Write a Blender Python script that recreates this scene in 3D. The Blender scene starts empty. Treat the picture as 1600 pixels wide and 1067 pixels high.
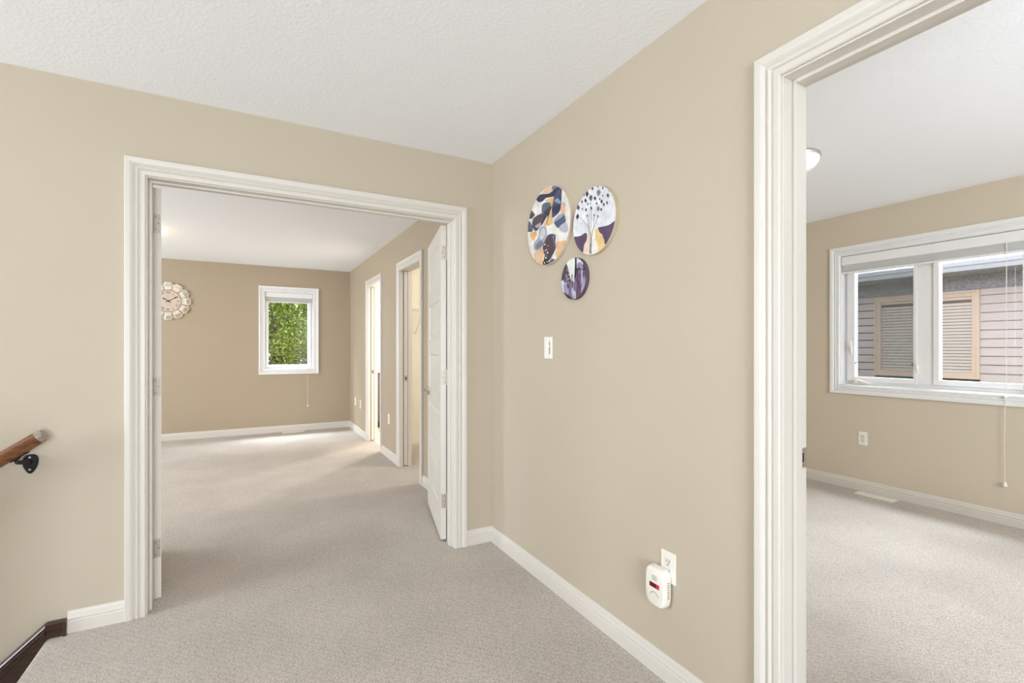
import bpy, bmesh, math, random
from mathutils import Vector, Matrix
random.seed(7)
PI = math.pi
scene = bpy.context.scene
COL = scene.collection

# ------------------------------------------------------------------ camera
FPX, TH, CY, HCAM = 742.0, 0.50273, 542.8, 1.25
cam_d = bpy.data.cameras.new('camera'); cam = bpy.data.objects.new('camera', cam_d); COL.objects.link(cam)
cam_d.sensor_width = 36.0; cam_d.sensor_fit = 'HORIZONTAL'
cam_d.lens = FPX / 1600 * 36.0
cam_d.shift_y = (CY - 533.5) / 1600
cam_d.clip_start = 0.02; cam_d.clip_end = 600
cam.location = (0, 0, HCAM); cam.rotation_euler = (PI / 2, 0, -TH)
scene.camera = cam

# ------------------------------------------------------------------ world, lights, exposure
world = bpy.data.worlds.new('sky'); scene.world = world; world.use_nodes = True
bg = world.node_tree.nodes['Background']
bg.inputs[0].default_value = (0.86, 0.93, 1.0, 1); bg.inputs[1].default_value = 2.5

def area_light(name, loc, target, sx, sy, power, col, spread=180):
    d = bpy.data.lights.new(name, 'AREA'); d.shape = 'RECTANGLE'; d.size = sx; d.size_y = sy
    d.energy = power; d.color = col; d.spread = math.radians(spread)
    o = bpy.data.objects.new(name, d); COL.objects.link(o); o.location = loc
    o.rotation_euler = (Vector(target) - Vector(loc)).to_track_quat('-Z', 'Y').to_euler()
    return o
DAY = (0.83, 0.92, 1.0); WARM = (1.0, 0.86, 0.70); SOFT = (1.0, 0.95, 0.88)
area_light('daylight_guest_window_high', (5.55, 1.70, 3.25), (4.45, 1.70, 0.4), 3.0, 0.5, 70, DAY, 95)
area_light('daylight_guest_window_low', (7.3, 1.70, 3.35), (4.6, 1.70, 1.4), 3.2, 1.6, 720, DAY)
area_light('added_fill_guest_side', (2.65, -1.75, 1.5), (2.65, 2.0, 1.6), 1.3, 1.4, 103, DAY)  # added fill light for the guest room, at an invented side opening
area_light('daylight_bedroom_window_high', (0.5, 8.72, 3.25), (0.5, 7.6, 0.4), 4.0, 0.5, 300, DAY, 110)
area_light('daylight_bedroom_side_window', (-4.7, 5.6, 1.5), (0.0, 5.6, 1.3), 2.0, 1.4, 190, DAY)
area_light('daylight_stair_window', (-4.7, 1.85, 1.4), (0.0, 1.85, 1.5), 1.5, 1.6, 138, DAY)
area_light('added_fill_hall_rear', (-0.6, -3.5, 1.2), (-0.6, 2.0, 1.5), 2.0, 1.6, 160, DAY)  # added fill light behind the camera, at an invented opening
area_light('daylight_bath_window', (3.4, 8.3, 1.9), (2.2, 6.6, 0.9), 0.9, 1.0, 260, SOFT)
vs = scene.view_settings
vs.view_transform = 'Standard'; vs.look = 'None'; vs.gamma = 1.0; vs.exposure = 0.06
vs.use_curve_mapping = False
scene.cycles.max_bounces = 14; scene.cycles.diffuse_bounces = 8; scene.cycles.transparent_max_bounces = 24
scene.cycles.sample_clamp_indirect = 8.0
scene.cycles.use_denoising = True

# ------------------------------------------------------------------ pixel helpers (a pixel is a direction; the wall gives the distance)
FW = Vector((math.sin(TH), math.cos(TH), 0)); RT = Vector((math.cos(TH), -math.sin(TH), 0))
def pray(x, y): return FW + RT * ((x - 800) / FPX) + Vector((0, 0, (CY - y) / FPX))
def pix_x(x, y, X):
    d = pray(x, y); t = X / d.x
    return Vector((X, d.y * t, HCAM + d.z * t))

# ------------------------------------------------------------------ materials
def srgb(r, g, b):
    f = lambda c: (c / 255 / 12.92) if c / 255 <= 0.04045 else ((c / 255 + 0.055) / 1.055) ** 2.4
    return (f(r), f(g), f(b), 1)
MATS = {}
def mat(name, col, rough=0.6, metal=0.0, noise=0.0, nscale=8.0, bump=0.0, bscale=200.0, emit=None, spec=0.5, detail=3.0):
    if name in MATS: return MATS[name]
    m = bpy.data.materials.new(name); m.use_nodes = True; MATS[name] = m
    nt = m.node_tree; n = nt.nodes; l = nt.links; b = n['Principled BSDF']
    b.inputs['Base Color'].default_value = col; b.inputs['Roughness'].default_value = rough
    b.inputs['Metallic'].default_value = metal; b.inputs['Specular IOR Level'].default_value = spec
    tc = n.new('ShaderNodeTexCoord')
    if noise > 0:
        t = n.new('ShaderNodeTexNoise'); t.inputs['Scale'].default_value = nscale; t.inputs['Detail'].default_value = detail
        l.new(tc.outputs['Object'], t.inputs['Vector'])
        r = n.new('ShaderNodeMapRange'); r.inputs['From Min'].default_value = 0.3; r.inputs['From Max'].default_value = 0.7
        r.inputs['To Min'].default_value = 1 - noise; r.inputs['To Max'].default_value = 1 + noise * 0.5
        l.new(t.outputs['Fac'], r.inputs['Value'])
        mx = n.new('ShaderNodeVectorMath'); mx.operation = 'SCALE'; mx.inputs[0].default_value = col[:3]
        l.new(r.outputs[0], mx.inputs['Scale']); l.new(mx.outputs[0], b.inputs['Base Color'])
    if bump > 0:
        t = n.new('ShaderNodeTexNoise'); t.inputs['Scale'].default_value = bscale; t.inputs['Detail'].default_value = 2
        l.new(tc.outputs['Object'], t.inputs['Vector'])
        bp = n.new('ShaderNodeBump'); bp.inputs['Strength'].default_value = bump; bp.inputs['Distance'].default_value = 0.004
        l.new(t.outputs['Fac'], bp.inputs['Height']); l.new(bp.outputs[0], b.inputs['Normal'])
    if emit:
        b.inputs['Emission Color'].default_value = emit[0]; b.inputs['Emission Strength'].default_value = emit[1]
    return m

TAN = mat('tan_wall_paint', srgb(192, 180, 162), 0.55, noise=0.012, nscale=3, bump=0.05, bscale=260, spec=0.25)
TAN_LIGHTENED = mat('tan_wall_paint_lightened', srgb(208, 196, 177), 0.55, noise=0.012, nscale=3, bump=0.05, bscale=260, spec=0.25)  # hall tan lightened to make up for weak light in the guest room
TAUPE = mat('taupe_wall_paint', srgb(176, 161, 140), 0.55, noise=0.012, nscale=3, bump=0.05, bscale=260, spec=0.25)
BRICK = mat('dark_exterior_brick', srgb(112, 82, 70), 0.85, noise=0.2, nscale=14)
CREAM = mat('closet_cream_paint', srgb(242, 236, 222), 0.6, noise=0.01, spec=0.2)
WHITEWALL = mat('bath_white_paint', srgb(242, 240, 236), 0.6, noise=0.01, spec=0.2)
TRIM = mat('white_trim_paint', srgb(215, 209, 201), 0.38, noise=0.008, nscale=5)
WFRAME = mat('white_window_vinyl', srgb(234, 234, 234), 0.35, noise=0.006, nscale=5)
NICKEL = mat('satin_nickel', srgb(186, 178, 166), 0.5, metal=0.8, noise=0.05, nscale=60)
DARKSLOT = mat('dark_slot', srgb(40, 36, 34), 0.7, noise=0.05)
BLACKM = mat('black_metal', srgb(34, 33, 36), 0.3, metal=0.35, noise=0.1, nscale=40)
PLASTIC = mat('white_plastic', srgb(238, 233, 224), 0.4, noise=0.006)
GREYP = mat('grey_print', srgb(140, 136, 132), 0.6, noise=0.05)
BLIND = mat('white_blind_slat', srgb(236, 236, 236), 0.45, noise=0.01)

def ceiling_mat():
    m = mat('stippled_ceiling_paint', srgb(244, 246, 250), 0.8, spec=0.1)
    nt = m.node_tree; n = nt.nodes; l = nt.links; b = n['Principled BSDF']
    tc = n.new('ShaderNodeTexCoord'); v = n.new('ShaderNodeTexVoronoi'); v.inputs['Scale'].default_value = 75
    t = n.new('ShaderNodeTexNoise'); t.inputs['Scale'].default_value = 55; t.inputs['Detail'].default_value = 4
    l.new(tc.outputs['Object'], v.inputs['Vector']); l.new(tc.outputs['Object'], t.inputs['Vector'])
    a = n.new('ShaderNodeMath'); a.operation = 'MULTIPLY'; l.new(v.outputs['Distance'], a.inputs[0]); l.new(t.outputs['Fac'], a.inputs[1])
    bp = n.new('ShaderNodeBump'); bp.inputs['Strength'].default_value = 0.22; bp.inputs['Distance'].default_value = 0.006
    l.new(a.outputs[0], bp.inputs['Height']); l.new(bp.outputs[0], b.inputs['Normal'])
    return m
CEIL = ceiling_mat()

def carpet_mat():
    m = mat('looped_beige_carpet', srgb(214, 205, 196), 0.95, spec=0.05)
    nt = m.node_tree; n = nt.nodes; l = nt.links; b = n['Principled BSDF']
    tc = n.new('ShaderNodeTexCoord')
    mp = n.new('ShaderNodeMapping'); mp.inputs['Rotation'].default_value = (0, 0, 0.35); l.new(tc.outputs['Object'], mp.inputs['Vector'])
    v = n.new('ShaderNodeTexVoronoi'); v.inputs['Scale'].default_value = 135; v.inputs['Randomness'].default_value = 0.4
    l.new(mp.outputs[0], v.inputs['Vector'])
    w = n.new('ShaderNodeTexWave'); w.wave_type = 'BANDS'; w.bands_direction = 'DIAGONAL'; w.inputs['Scale'].default_value = 17
    w.inputs['Distortion'].default_value = 3.0; w.inputs['Detail Scale'].default_value = 3
    l.new(tc.outputs['Object'], w.inputs['Vector'])
    fine = n.new('ShaderNodeTexNoise'); fine.inputs['Scale'].default_value = 420; fine.inputs['Detail'].default_value = 2
    l.new(tc.outputs['Object'], fine.inputs['Vector'])
    big = n.new('ShaderNodeTexNoise'); big.inputs['Scale'].default_value = 2.4; big.inputs['Detail'].default_value = 3
    l.new(tc.outputs['Object'], big.inputs['Vector'])
    r1 = n.new('ShaderNodeMapRange'); r1.inputs['From Min'].default_value = 0.0; r1.inputs['From Max'].default_value = 0.75
    r1.inputs['To Min'].default_value = 1.17; r1.inputs['To Max'].default_value = 0.52; l.new(v.outputs['Distance'], r1.inputs['Value'])
    r2 = n.new('ShaderNodeMapRange'); r2.inputs['To Min'].default_value = 0.97; r2.inputs['To Max'].default_value = 1.03; l.new(w.outputs['Fac'], r2.inputs['Value'])
    r3 = n.new('ShaderNodeMapRange'); r3.inputs['From Min'].default_value = 0.3; r3.inputs['From Max'].default_value = 0.7
    r3.inputs['To Min'].default_value = 0.93; r3.inputs['To Max'].default_value = 1.06; l.new(big.outputs['Fac'], r3.inputs['Value'])
    r4 = n.new('ShaderNodeMapRange'); r4.inputs['From Min'].default_value = 0.25; r4.inputs['From Max'].default_value = 0.75
    r4.inputs['To Min'].default_value = 0.86; r4.inputs['To Max'].default_value = 1.12; l.new(fine.outputs['Fac'], r4.inputs['Value'])
    cur = r1.outputs[0]
    for r in (r2, r3, r4):
        mu = n.new('ShaderNodeMath'); mu.operation = 'MULTIPLY'; l.new(cur, mu.inputs[0]); l.new(r.outputs[0], mu.inputs[1]); cur = mu.outputs[0]
    sc = n.new('ShaderNodeVectorMath'); sc.operation = 'SCALE'; sc.inputs[0].default_value = srgb(214, 205, 196)[:3]
    l.new(cur, sc.inputs['Scale']); l.new(sc.outputs[0], b.inputs['Base Color'])
    bp = n.new('ShaderNodeBump'); bp.inputs['Strength'].default_value = 0.45; bp.inputs['Distance'].default_value = 0.004
    l.new(r1.outputs[0], bp.inputs['Height']); l.new(bp.outputs[0], b.inputs['Normal'])
    return m
CARPET = carpet_mat()

def wood_mat(name, c1, c2, rough, scale=(2, 30, 30)):
    m = mat(name, c1, rough)
    nt = m.node_tree; n = nt.nodes; l = nt.links; b = n['Principled BSDF']
    tc = n.new('ShaderNodeTexCoord'); mp = n.new('ShaderNodeMapping'); mp.inputs['Scale'].default_value = scale
    l.new(tc.outputs['Object'], mp.inputs['Vector'])
    t = n.new('ShaderNodeTexNoise'); t.inputs['Scale'].default_value = 3; t.inputs['Detail'].default_value = 5; t.inputs['Distortion'].default_value = 0.6
    l.new(mp.outputs[0], t.inputs['Vector'])
    r = n.new('ShaderNodeValToRGB'); r.color_ramp.elements[0].position = 0.32; r.color_ramp.elements[1].position = 0.68
    r.color_ramp.elements[0].color = c2; r.color_ramp.elements[1].color = c1
    l.new(t.outputs['Fac'], r.inputs['Fac']); l.new(r.outputs[0], b.inputs['Base Color'])
    return m
RAILWOOD = wood_mat('brown_rail_wood', srgb(136, 88, 52), srgb(84, 50, 30), 0.28)
DARKWOOD = wood_mat('espresso_stained_wood', srgb(74, 52, 42), srgb(50, 35, 30), 0.16)

def glass_mat(name='window_glass', tint=(1, 1, 1, 1), refl=0.06):
    if name in MATS: return MATS[name]
    m = bpy.data.materials.new(name); m.use_nodes = True; MATS[name] = m
    nt = m.node_tree; n = nt.nodes; l = nt.links
    for x in list(n):
        if x.type != 'OUTPUT_MATERIAL': n.remove(x)
    out = [x for x in n if x.type == 'OUTPUT_MATERIAL'][0]
    t = n.new('ShaderNodeBsdfTransparent'); t.inputs[0].default_value = tint
    g = n.new('ShaderNodeBsdfGlossy'); g.inputs['Roughness'].default_value = 0.02
    mx = n.new('ShaderNodeMixShader'); mx.inputs[0].default_value = refl
    l.new(t.outputs[0], mx.inputs[1]); l.new(g.outputs[0], mx.inputs[2]); l.new(mx.outputs[0], out.inputs[0])
    return m
GLASS = glass_mat()
def screen_mat():
    m = bpy.data.materials.new('insect_screen_mesh'); m.use_nodes = True
    nt = m.node_tree; n = nt.nodes; l = nt.links; b = n['Principled BSDF']
    b.inputs['Base Color'].default_value = srgb(84, 88, 86); b.inputs['Roughness'].default_value = 0.8
    tc = n.new('ShaderNodeTexCoord')
    t = n.new('ShaderNodeTexNoise'); t.inputs['Scale'].default_value = 300; l.new(tc.outputs['Object'], t.inputs['Vector'])
    r = n.new('ShaderNodeMapRange'); r.inputs['To Min'].default_value = 0.30; r.inputs['To Max'].default_value = 0.38
    l.new(t.outputs['Fac'], r.inputs['Value']); l.new(r.outputs[0], b.inputs['Alpha'])
    return m
SCREEN = screen_mat()

# ------------------------------------------------------------------ mesh helpers
class MB:
    def __init__(s): s.v = []; s.f = []; s.m = []
    def poly(s, pts, faces, m=0):
        k = len(s.v); s.v += [tuple(p) for p in pts]
        for f in faces: s.f.append([i + k for i in f]); s.m.append(m)
        return s
    def box(s, x0, y0, z0, x1, y1, z1, m=0):
        x0, x1 = min(x0, x1), max(x0, x1); y0, y1 = min(y0, y1), max(y0, y1); z0, z1 = min(z0, z1), max(z0, z1)
        p = [(x, y, z) for x in (x0, x1) for y in (y0, y1) for z in (z0, z1)]
        return s.poly(p, [(0, 1, 3, 2), (4, 6, 7, 5), (0, 4, 5, 1), (2, 3, 7, 6), (0, 2, 6, 4), (1, 5, 7, 3)], m)
    def loft(s, rings, m=0, caps=True, closed=True):
        n = len(rings[0]); k = len(s.v)
        for r in rings: s.v += [tuple(p) for p in r]
        for i in range(len(rings) - 1):
            for j in range(n if closed else n - 1):
                a = k + i * n + j; b2 = k + i * n + (j + 1) % n
                s.f.append([a, b2, b2 + n, a + n]); s.m.append(m)
        if caps:
            s.f.append([k + j for j in range(n)]); s.m.append(m)
            s.f.append([k + (len(rings) - 1) * n + j for j in range(n)]); s.m.append(m)
        return s
    def tube(s, pts, r, seg=8, m=0):
        pts = [Vector(p) for p in pts]; rings = []
        for i, p in enumerate(pts):
            d = (pts[min(i + 1, len(pts) - 1)] - pts[max(i - 1, 0)]).normalized()
            a = d.cross(Vector((0, 0, 1)))
            if a.length < 1e-3: a = d.cross(Vector((1, 0, 0)))
            a.normalize(); b2 = d.cross(a)
            rr = r[i] if isinstance(r, (list, tuple)) else r
            rings.append([p + a * (rr * math.cos(2 * PI * j / seg)) + b2 * (rr * math.sin(2 * PI * j / seg)) for j in range(seg)])
        return s.loft(rings, m)
    def lathe(s, prof, c, axis, seg=24, m=0):
        """prof: list of (radius, height) from axis origin c along axis"""
        ax = Vector(axis).normalized(); a = ax.cross(Vector((0, 0, 1)))
        if a.length < 1e-3: a = Vector((1, 0, 0))
        a.normalize(); b2 = ax.cross(a); c = Vector(c)
        rings = [[c + ax * h + a * (max(r, 1e-4) * math.cos(2 * PI * j / seg)) + b2 * (max(r, 1e-4) * math.sin(2 * PI * j / seg)) for j in range(seg)] for r, h in prof]
        return s.loft(rings, m)
    def build(s, name, mats, parent=None, smooth=None, bevel=0.0):
        if not isinstance(mats, (list, tuple)): mats = [mats]
        me = bpy.data.meshes.new(name); me.from_pydata(s.v, [], s.f)
        for x in mats: me.materials.append(x)
        me.polygons.foreach_set('material_index', s.m)
        bm = bmesh.new(); bm.from_mesh(me)
        if bevel > 0:
            bmesh.ops.bevel(bm, geom=bm.edges[:], offset=bevel, segments=2, profile=0.5, affect='EDGES', clamp_overlap=True)
        bmesh.ops.recalc_face_normals(bm, faces=bm.faces); bm.to_mesh(me); bm.free()
        if smooth is not None:
            me.polygons.foreach_set('use_smooth', [True] * len(me.polygons))
            me.set_sharp_from_angle(angle=math.radians(smooth))
        o = bpy.data.objects.new(name, me); COL.objects.link(o)
        if parent: o.parent = parent
        return o
def empty(name, loc=(0, 0, 0)):
    o = bpy.data.objects.new(name, None); COL.objects.link(o); o.location = loc; o.empty_display_size = 0.05
    return o
def tag(o, label=None, cat=None, group=None, kind=None):
    if label: o['label'] = label
    if cat: o['category'] = cat
    if group: o['group'] = group
    if kind: o['kind'] = kind
    return o
def struct(o, label, cat=None): return tag(o, label, cat, None, 'structure')
def adopt(child, parent):
    child.parent = parent; child.matrix_parent_inverse = parent.matrix_basis.inverted(); return child
def text_mesh(body, size, M, material, parent, name='numeral', extrude=0.0008):
    c = bpy.data.curves.new(name, 'FONT'); c.body = body; c.size = size; c.align_x = 'CENTER'; c.align_y = 'CENTER'; c.extrude = extrude
    tmp = bpy.data.objects.new(name, c); COL.objects.link(tmp); bpy.context.view_layer.update()
    me = bpy.data.meshes.new_from_object(tmp.evaluated_get(bpy.context.evaluated_depsgraph_get())); bpy.data.objects.remove(tmp)
    me.materials.clear(); me.materials.append(material)
    o = bpy.data.objects.new(name, me); COL.objects.link(o)
    o.parent = parent; o.matrix_parent_inverse = parent.matrix_basis.inverted(); o.matrix_basis = M
    return o
def mapper(axis, pos, sgn):
    if axis == 'y': return lambda a, n, z: (a, pos + sgn * n, z)
    return lambda a, n, z: (pos + sgn * n, a, z)
def mbox(mb, M, a0, n0, z0, a1, n1, z1, m=0):
    p, q = M(a0, n0, z0), M(a1, n1, z1); mb.box(*p, *q, m)

# ------------------------------------------------------------------ structure: floor, ceiling, walls
XW, YW, T = 1.371, 2.765, 0.115           # hall right wall face, hall end wall face, thickness
YB = YW + T                                # bedroom side of the end wall
XR = XW + T                                # far side of right wall
Y2, X3 = 7.80, 4.67                        # bedroom far wall, guest-room window wall
CH = 2.44; XL, YS = -4.2, -3.0
XE, YE = X3 + 0.15, Y2 + 0.15
XN = -0.700                                # floor edge behind the stair nosing

f = MB()
f.box(XN, YS, -0.2, XE, YW + 0.05, 0); f.box(XL, YS, -0.2, XN, 1.70, 0); f.box(XL, YW + 0.05, -0.2, XE, YE, 0)
struct(f.build('floor', CARPET), 'beige looped-pile carpet running through hall and bedrooms', 'floor')
struct(MB().box(XL - 0.15, YS - 0.15, CH, XE, YE, CH + 0.16).build('ceiling', CEIL), 'white stippled ceiling over the hall and bedrooms', 'ceiling')

def wall(name, axis, n0, n1, a0, a1, openings, front, back, label, z0=0.0, z1=CH, parent=None):
    """n0 face gets material front, n1 face gets back"""
    mb = MB()
    def piece(p0, p1, q0, q1):
        if p1 - p0 < 1e-5 or q1 - q0 < 1e-5: return
        k = len(mb.f)
        if axis == 'y': mb.box(p0, n0, q0, p1, n1, q1)
        else: mb.box(n0, p0, q0, n1, p1, q1)
        # faces of box: 0:-x 1:+x 2:-y 3:+y
        lo, hi = (2, 3) if axis == 'y' else (0, 1)
        fr, bk = (lo, hi) if n0 < n1 else (hi, lo)
        mb.m[k + bk] = 1
    cur = a0
    for (b0, b1, w0, w1) in sorted(openings):
        piece(cur, b0, z0, z1); piece(b0, b1, z0, w0); piece(b0, b1, w1, z1); cur = b1
    piece(cur, a1, z0, z1)
    me_o = mb.build(name, [front, back])
    return struct(me_o, label, 'wall')

DJ = 0.018                                 # jamb thickness
D1 = (-0.424, 1.106, 2.045)                # double door opening: clear a0,a1,height
D2 = (0.030, 0.838, 2.045)
P1 = (5.785, 6.475, 2.055)                 # bath pocket doorway
P2 = (4.245, 4.925, 2.055)                 # closet pocket doorway
W1 = (0.176, 0.831, 0.931, 2.070)          # bedroom window inner opening
W2 = (1.066, 2.336, 0.915, 2.076)          # guest window inner opening
def op(d): return (d[0] - DJ, d[1] + DJ, 0.0, d[2] + DJ)
wall('wall_back', 'y', YW, YB, XL, XR, [op(D1)], TAN, TAUPE, 'tan end wall of the hall around the double door')
wall('wall_right', 'x', XW, XR, YS, YW, [op(D2)], TAN, TAN_LIGHTENED, 'tan hall wall carrying the three round pictures')
wall('wall_bedroom_right', 'x', XW, XR, YB, Y2, [op(P1), op(P2)], TAUPE, CREAM, 'taupe bedroom wall with two white framed doorways')
wall('wall_bedroom_far', 'y', Y2, YE, XL, XE, [(W1[0], W1[1], W1[2], W1[3])] + [(2.95, 3.75, 1.3, 2.2)], TAUPE, BRICK, 'taupe bedroom wall behind the clock and small window')
wall('wall_guest_window', 'x', X3, XE, YS, Y2, [(W2[0], W2[1], W2[2], W2[3])], TAN_LIGHTENED, BRICK, 'tan guest room wall around the wide window')
wall('wall_left', 'x', XL, XL - 0.15, YS, YE, [(1.0, 2.7, 0.4, 2.3), (4.5, 6.7, 0.75, 2.25)], TAN, TAN, 'tan wall on the far side of the stairwell')
wall('wall_hall_rear', 'y', YS, YS - 0.15, XL - 0.15, XE, [(-1.7, 0.5, 0.3, 2.1)], TAN, TAN, 'tan wall closing the hall')
wall('wall_guest_north', 'y', 3.05, 3.17, XR, X3, [], TAN_LIGHTENED, CREAM, 'tan guest room side wall')
wall('wall_guest_south', 'y', -1.40, -1.52, XR, X3, [(1.95, 3.35, 0.75, 2.25)], TAN_LIGHTENED, TAN_LIGHTENED, 'tan guest room wall beside the hall door')
wall('wall_closet_back', 'y', 5.620, 5.720, XR, X3, [], CREAM, WHITEWALL, 'cream closet wall carrying the wire shelf')
wall('wall_bath_lining', 'x', XR + 0.001, XR + 0.006, 5.72, Y2, [op(P1)], WHITEWALL, WHITEWALL, 'white bathroom side of the doorway wall')
wall('wall_bath_far', 'y', Y2 - 0.006, Y2 - 0.001, XR, X3, [(2.95, 3.75, 1.3, 2.2)], WHITEWALL, WHITEWALL, 'white bathroom wall behind the vanity')
wall('wall_stairwell', 'y', YW, YB, XL, XN, [], TAN, TAN, 'tan wall below the handrail down the stairwell', z0=-2.9, z1=0.0)
wall('wall_stairwell_near', 'y', 1.695, 1.60, XL, XN, [], TAN, TAN, 'tan stairwell wall under the landing', z0=-2.9, z1=-0.2)
wall('wall_stair_light_block', 'y', 1.70, 1.60, -3.5, -0.86, [], TAN, TAN, 'added low tan wall blocking stair light from the lower hall', z0=0.0, z1=0.95)  # unseen half wall, added to keep stair light off the lower right
wall('wall_stairwell_end', 'x', XL, XL - 0.15, 1.5, 3.0, [], TAN, TAN, 'tan end wall at the foot of the stairs', z0=-2.9, z1=0.0)
struct(MB().box(XL, 1.6, -2.95, XN, YB, -2.88).build('floor_lower', CARPET), 'carpeted lower floor at the foot of the stairs', 'floor')
TILE = mat('pale_bath_tile', srgb(228, 222, 212), 0.3, noise=0.03, nscale=6)
struct(MB().box(XR - 0.05, 5.72, 0.0, X3, Y2, 0.006).build('floor_bathroom', TILE), 'pale bathroom floor past the pocket doorway', 'floor')

# ------------------------------------------------------------------ trim profiles
CAS = [(0, 0), (0, .009), (.003, .012), (.018, .012), (.0205, .0075), (.0245, .007), (.0275, .013), (.032, .0155), (.036, .0145), (.0385, .010), (.0415, .0085),
       (.0445, .0115), (.050, .017), (.055, .0195), (.059, .0205), (.0745, .0205), (.077, .018), (.077, 0)]
BASE = [(0, 0), (.015, 0), (.015, .050), (.0115, .0525), (.0105, .055), (.0115, .0585), (.0135, .061), (.0125, .067), (.0085, .072), (.0075, .079), (.0065, .088), (.0035, .093), (0, .094)]
def casing(parent, M, a0, a1, ztop, zbot=0.0, sill=False, prof=CAS, m=TRIM, w=1.0):
    """picture-frame or three-sided casing, each board its own mesh"""
    for side in (0, 1):
        mb = MB(); lo = []; hi = []
        for u, n in prof:
            u *= w; a = a0 - u if side == 0 else a1 + u
            lo.append(M(a, n, zbot - (u if sill else 0))); hi.append(M(a, n, ztop + u))
        mb.loft([lo, hi]); adopt(mb.build('casing_side', m, smooth=25), parent)
    mb = MB(); mb.loft([[M(a0 - u * w, n, ztop + u * w) for u, n in prof], [M(a1 + u * w, n, ztop + u * w) for u, n in prof]])
    adopt(mb.build('casing_head', m, smooth=25), parent)
    if sill:
        mb = MB(); mb.loft([[M(a0 - u * w, n, zbot - u * w) for u, n in prof], [M(a1 + u * w, n, zbot - u * w) for u, n in prof]])
        adopt(mb.build('casing_sill', m, smooth=25), parent)
def base_run(name, M, a0, a1, label):
    mb = MB(); mb.loft([[M(a0, n, z) for n, z in BASE], [M(a1, n, z) for n, z in BASE]])
    return struct(mb.build(name, TRIM, smooth=25), label, 'baseboard')

def jambs(parent, axis, d, n0, n1, stop=None):
    """boards lining an opening through a wall from n0 to n1"""
    Mx = (lambda a, n, z: (a, n, z)) if axis == 'y' else (lambda a, n, z: (n, a, z))
    for a, s in ((d[0], -1), (d[1], 1)):
        mb = MB(); mbox(mb, Mx, a, n0, 0, a + s * DJ, n1, d[2] + DJ); adopt(mb.build('jamb_side', TRIM, bevel=0.0015), parent)
        if stop:
            mb = MB(); mbox(mb, Mx, a - s * 0.011, stop[0], 0, a, stop[1], d[2]); adopt(mb.build('stop_side', TRIM, bevel=0.002), parent)
    mb = MB(); mbox(mb, Mx, d[0], n0, d[2], d[1], n1, d[2] + DJ); adopt(mb.build('jamb_head', TRIM, bevel=0.0015), parent)
    if stop:
        mb = MB(); mbox(mb, Mx, d[0] + 0.011, stop[0], d[2] - 0.011, d[1] - 0.011, stop[1], d[2]); adopt(mb.build('stop_head', TRIM, bevel=0.002), parent)

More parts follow.
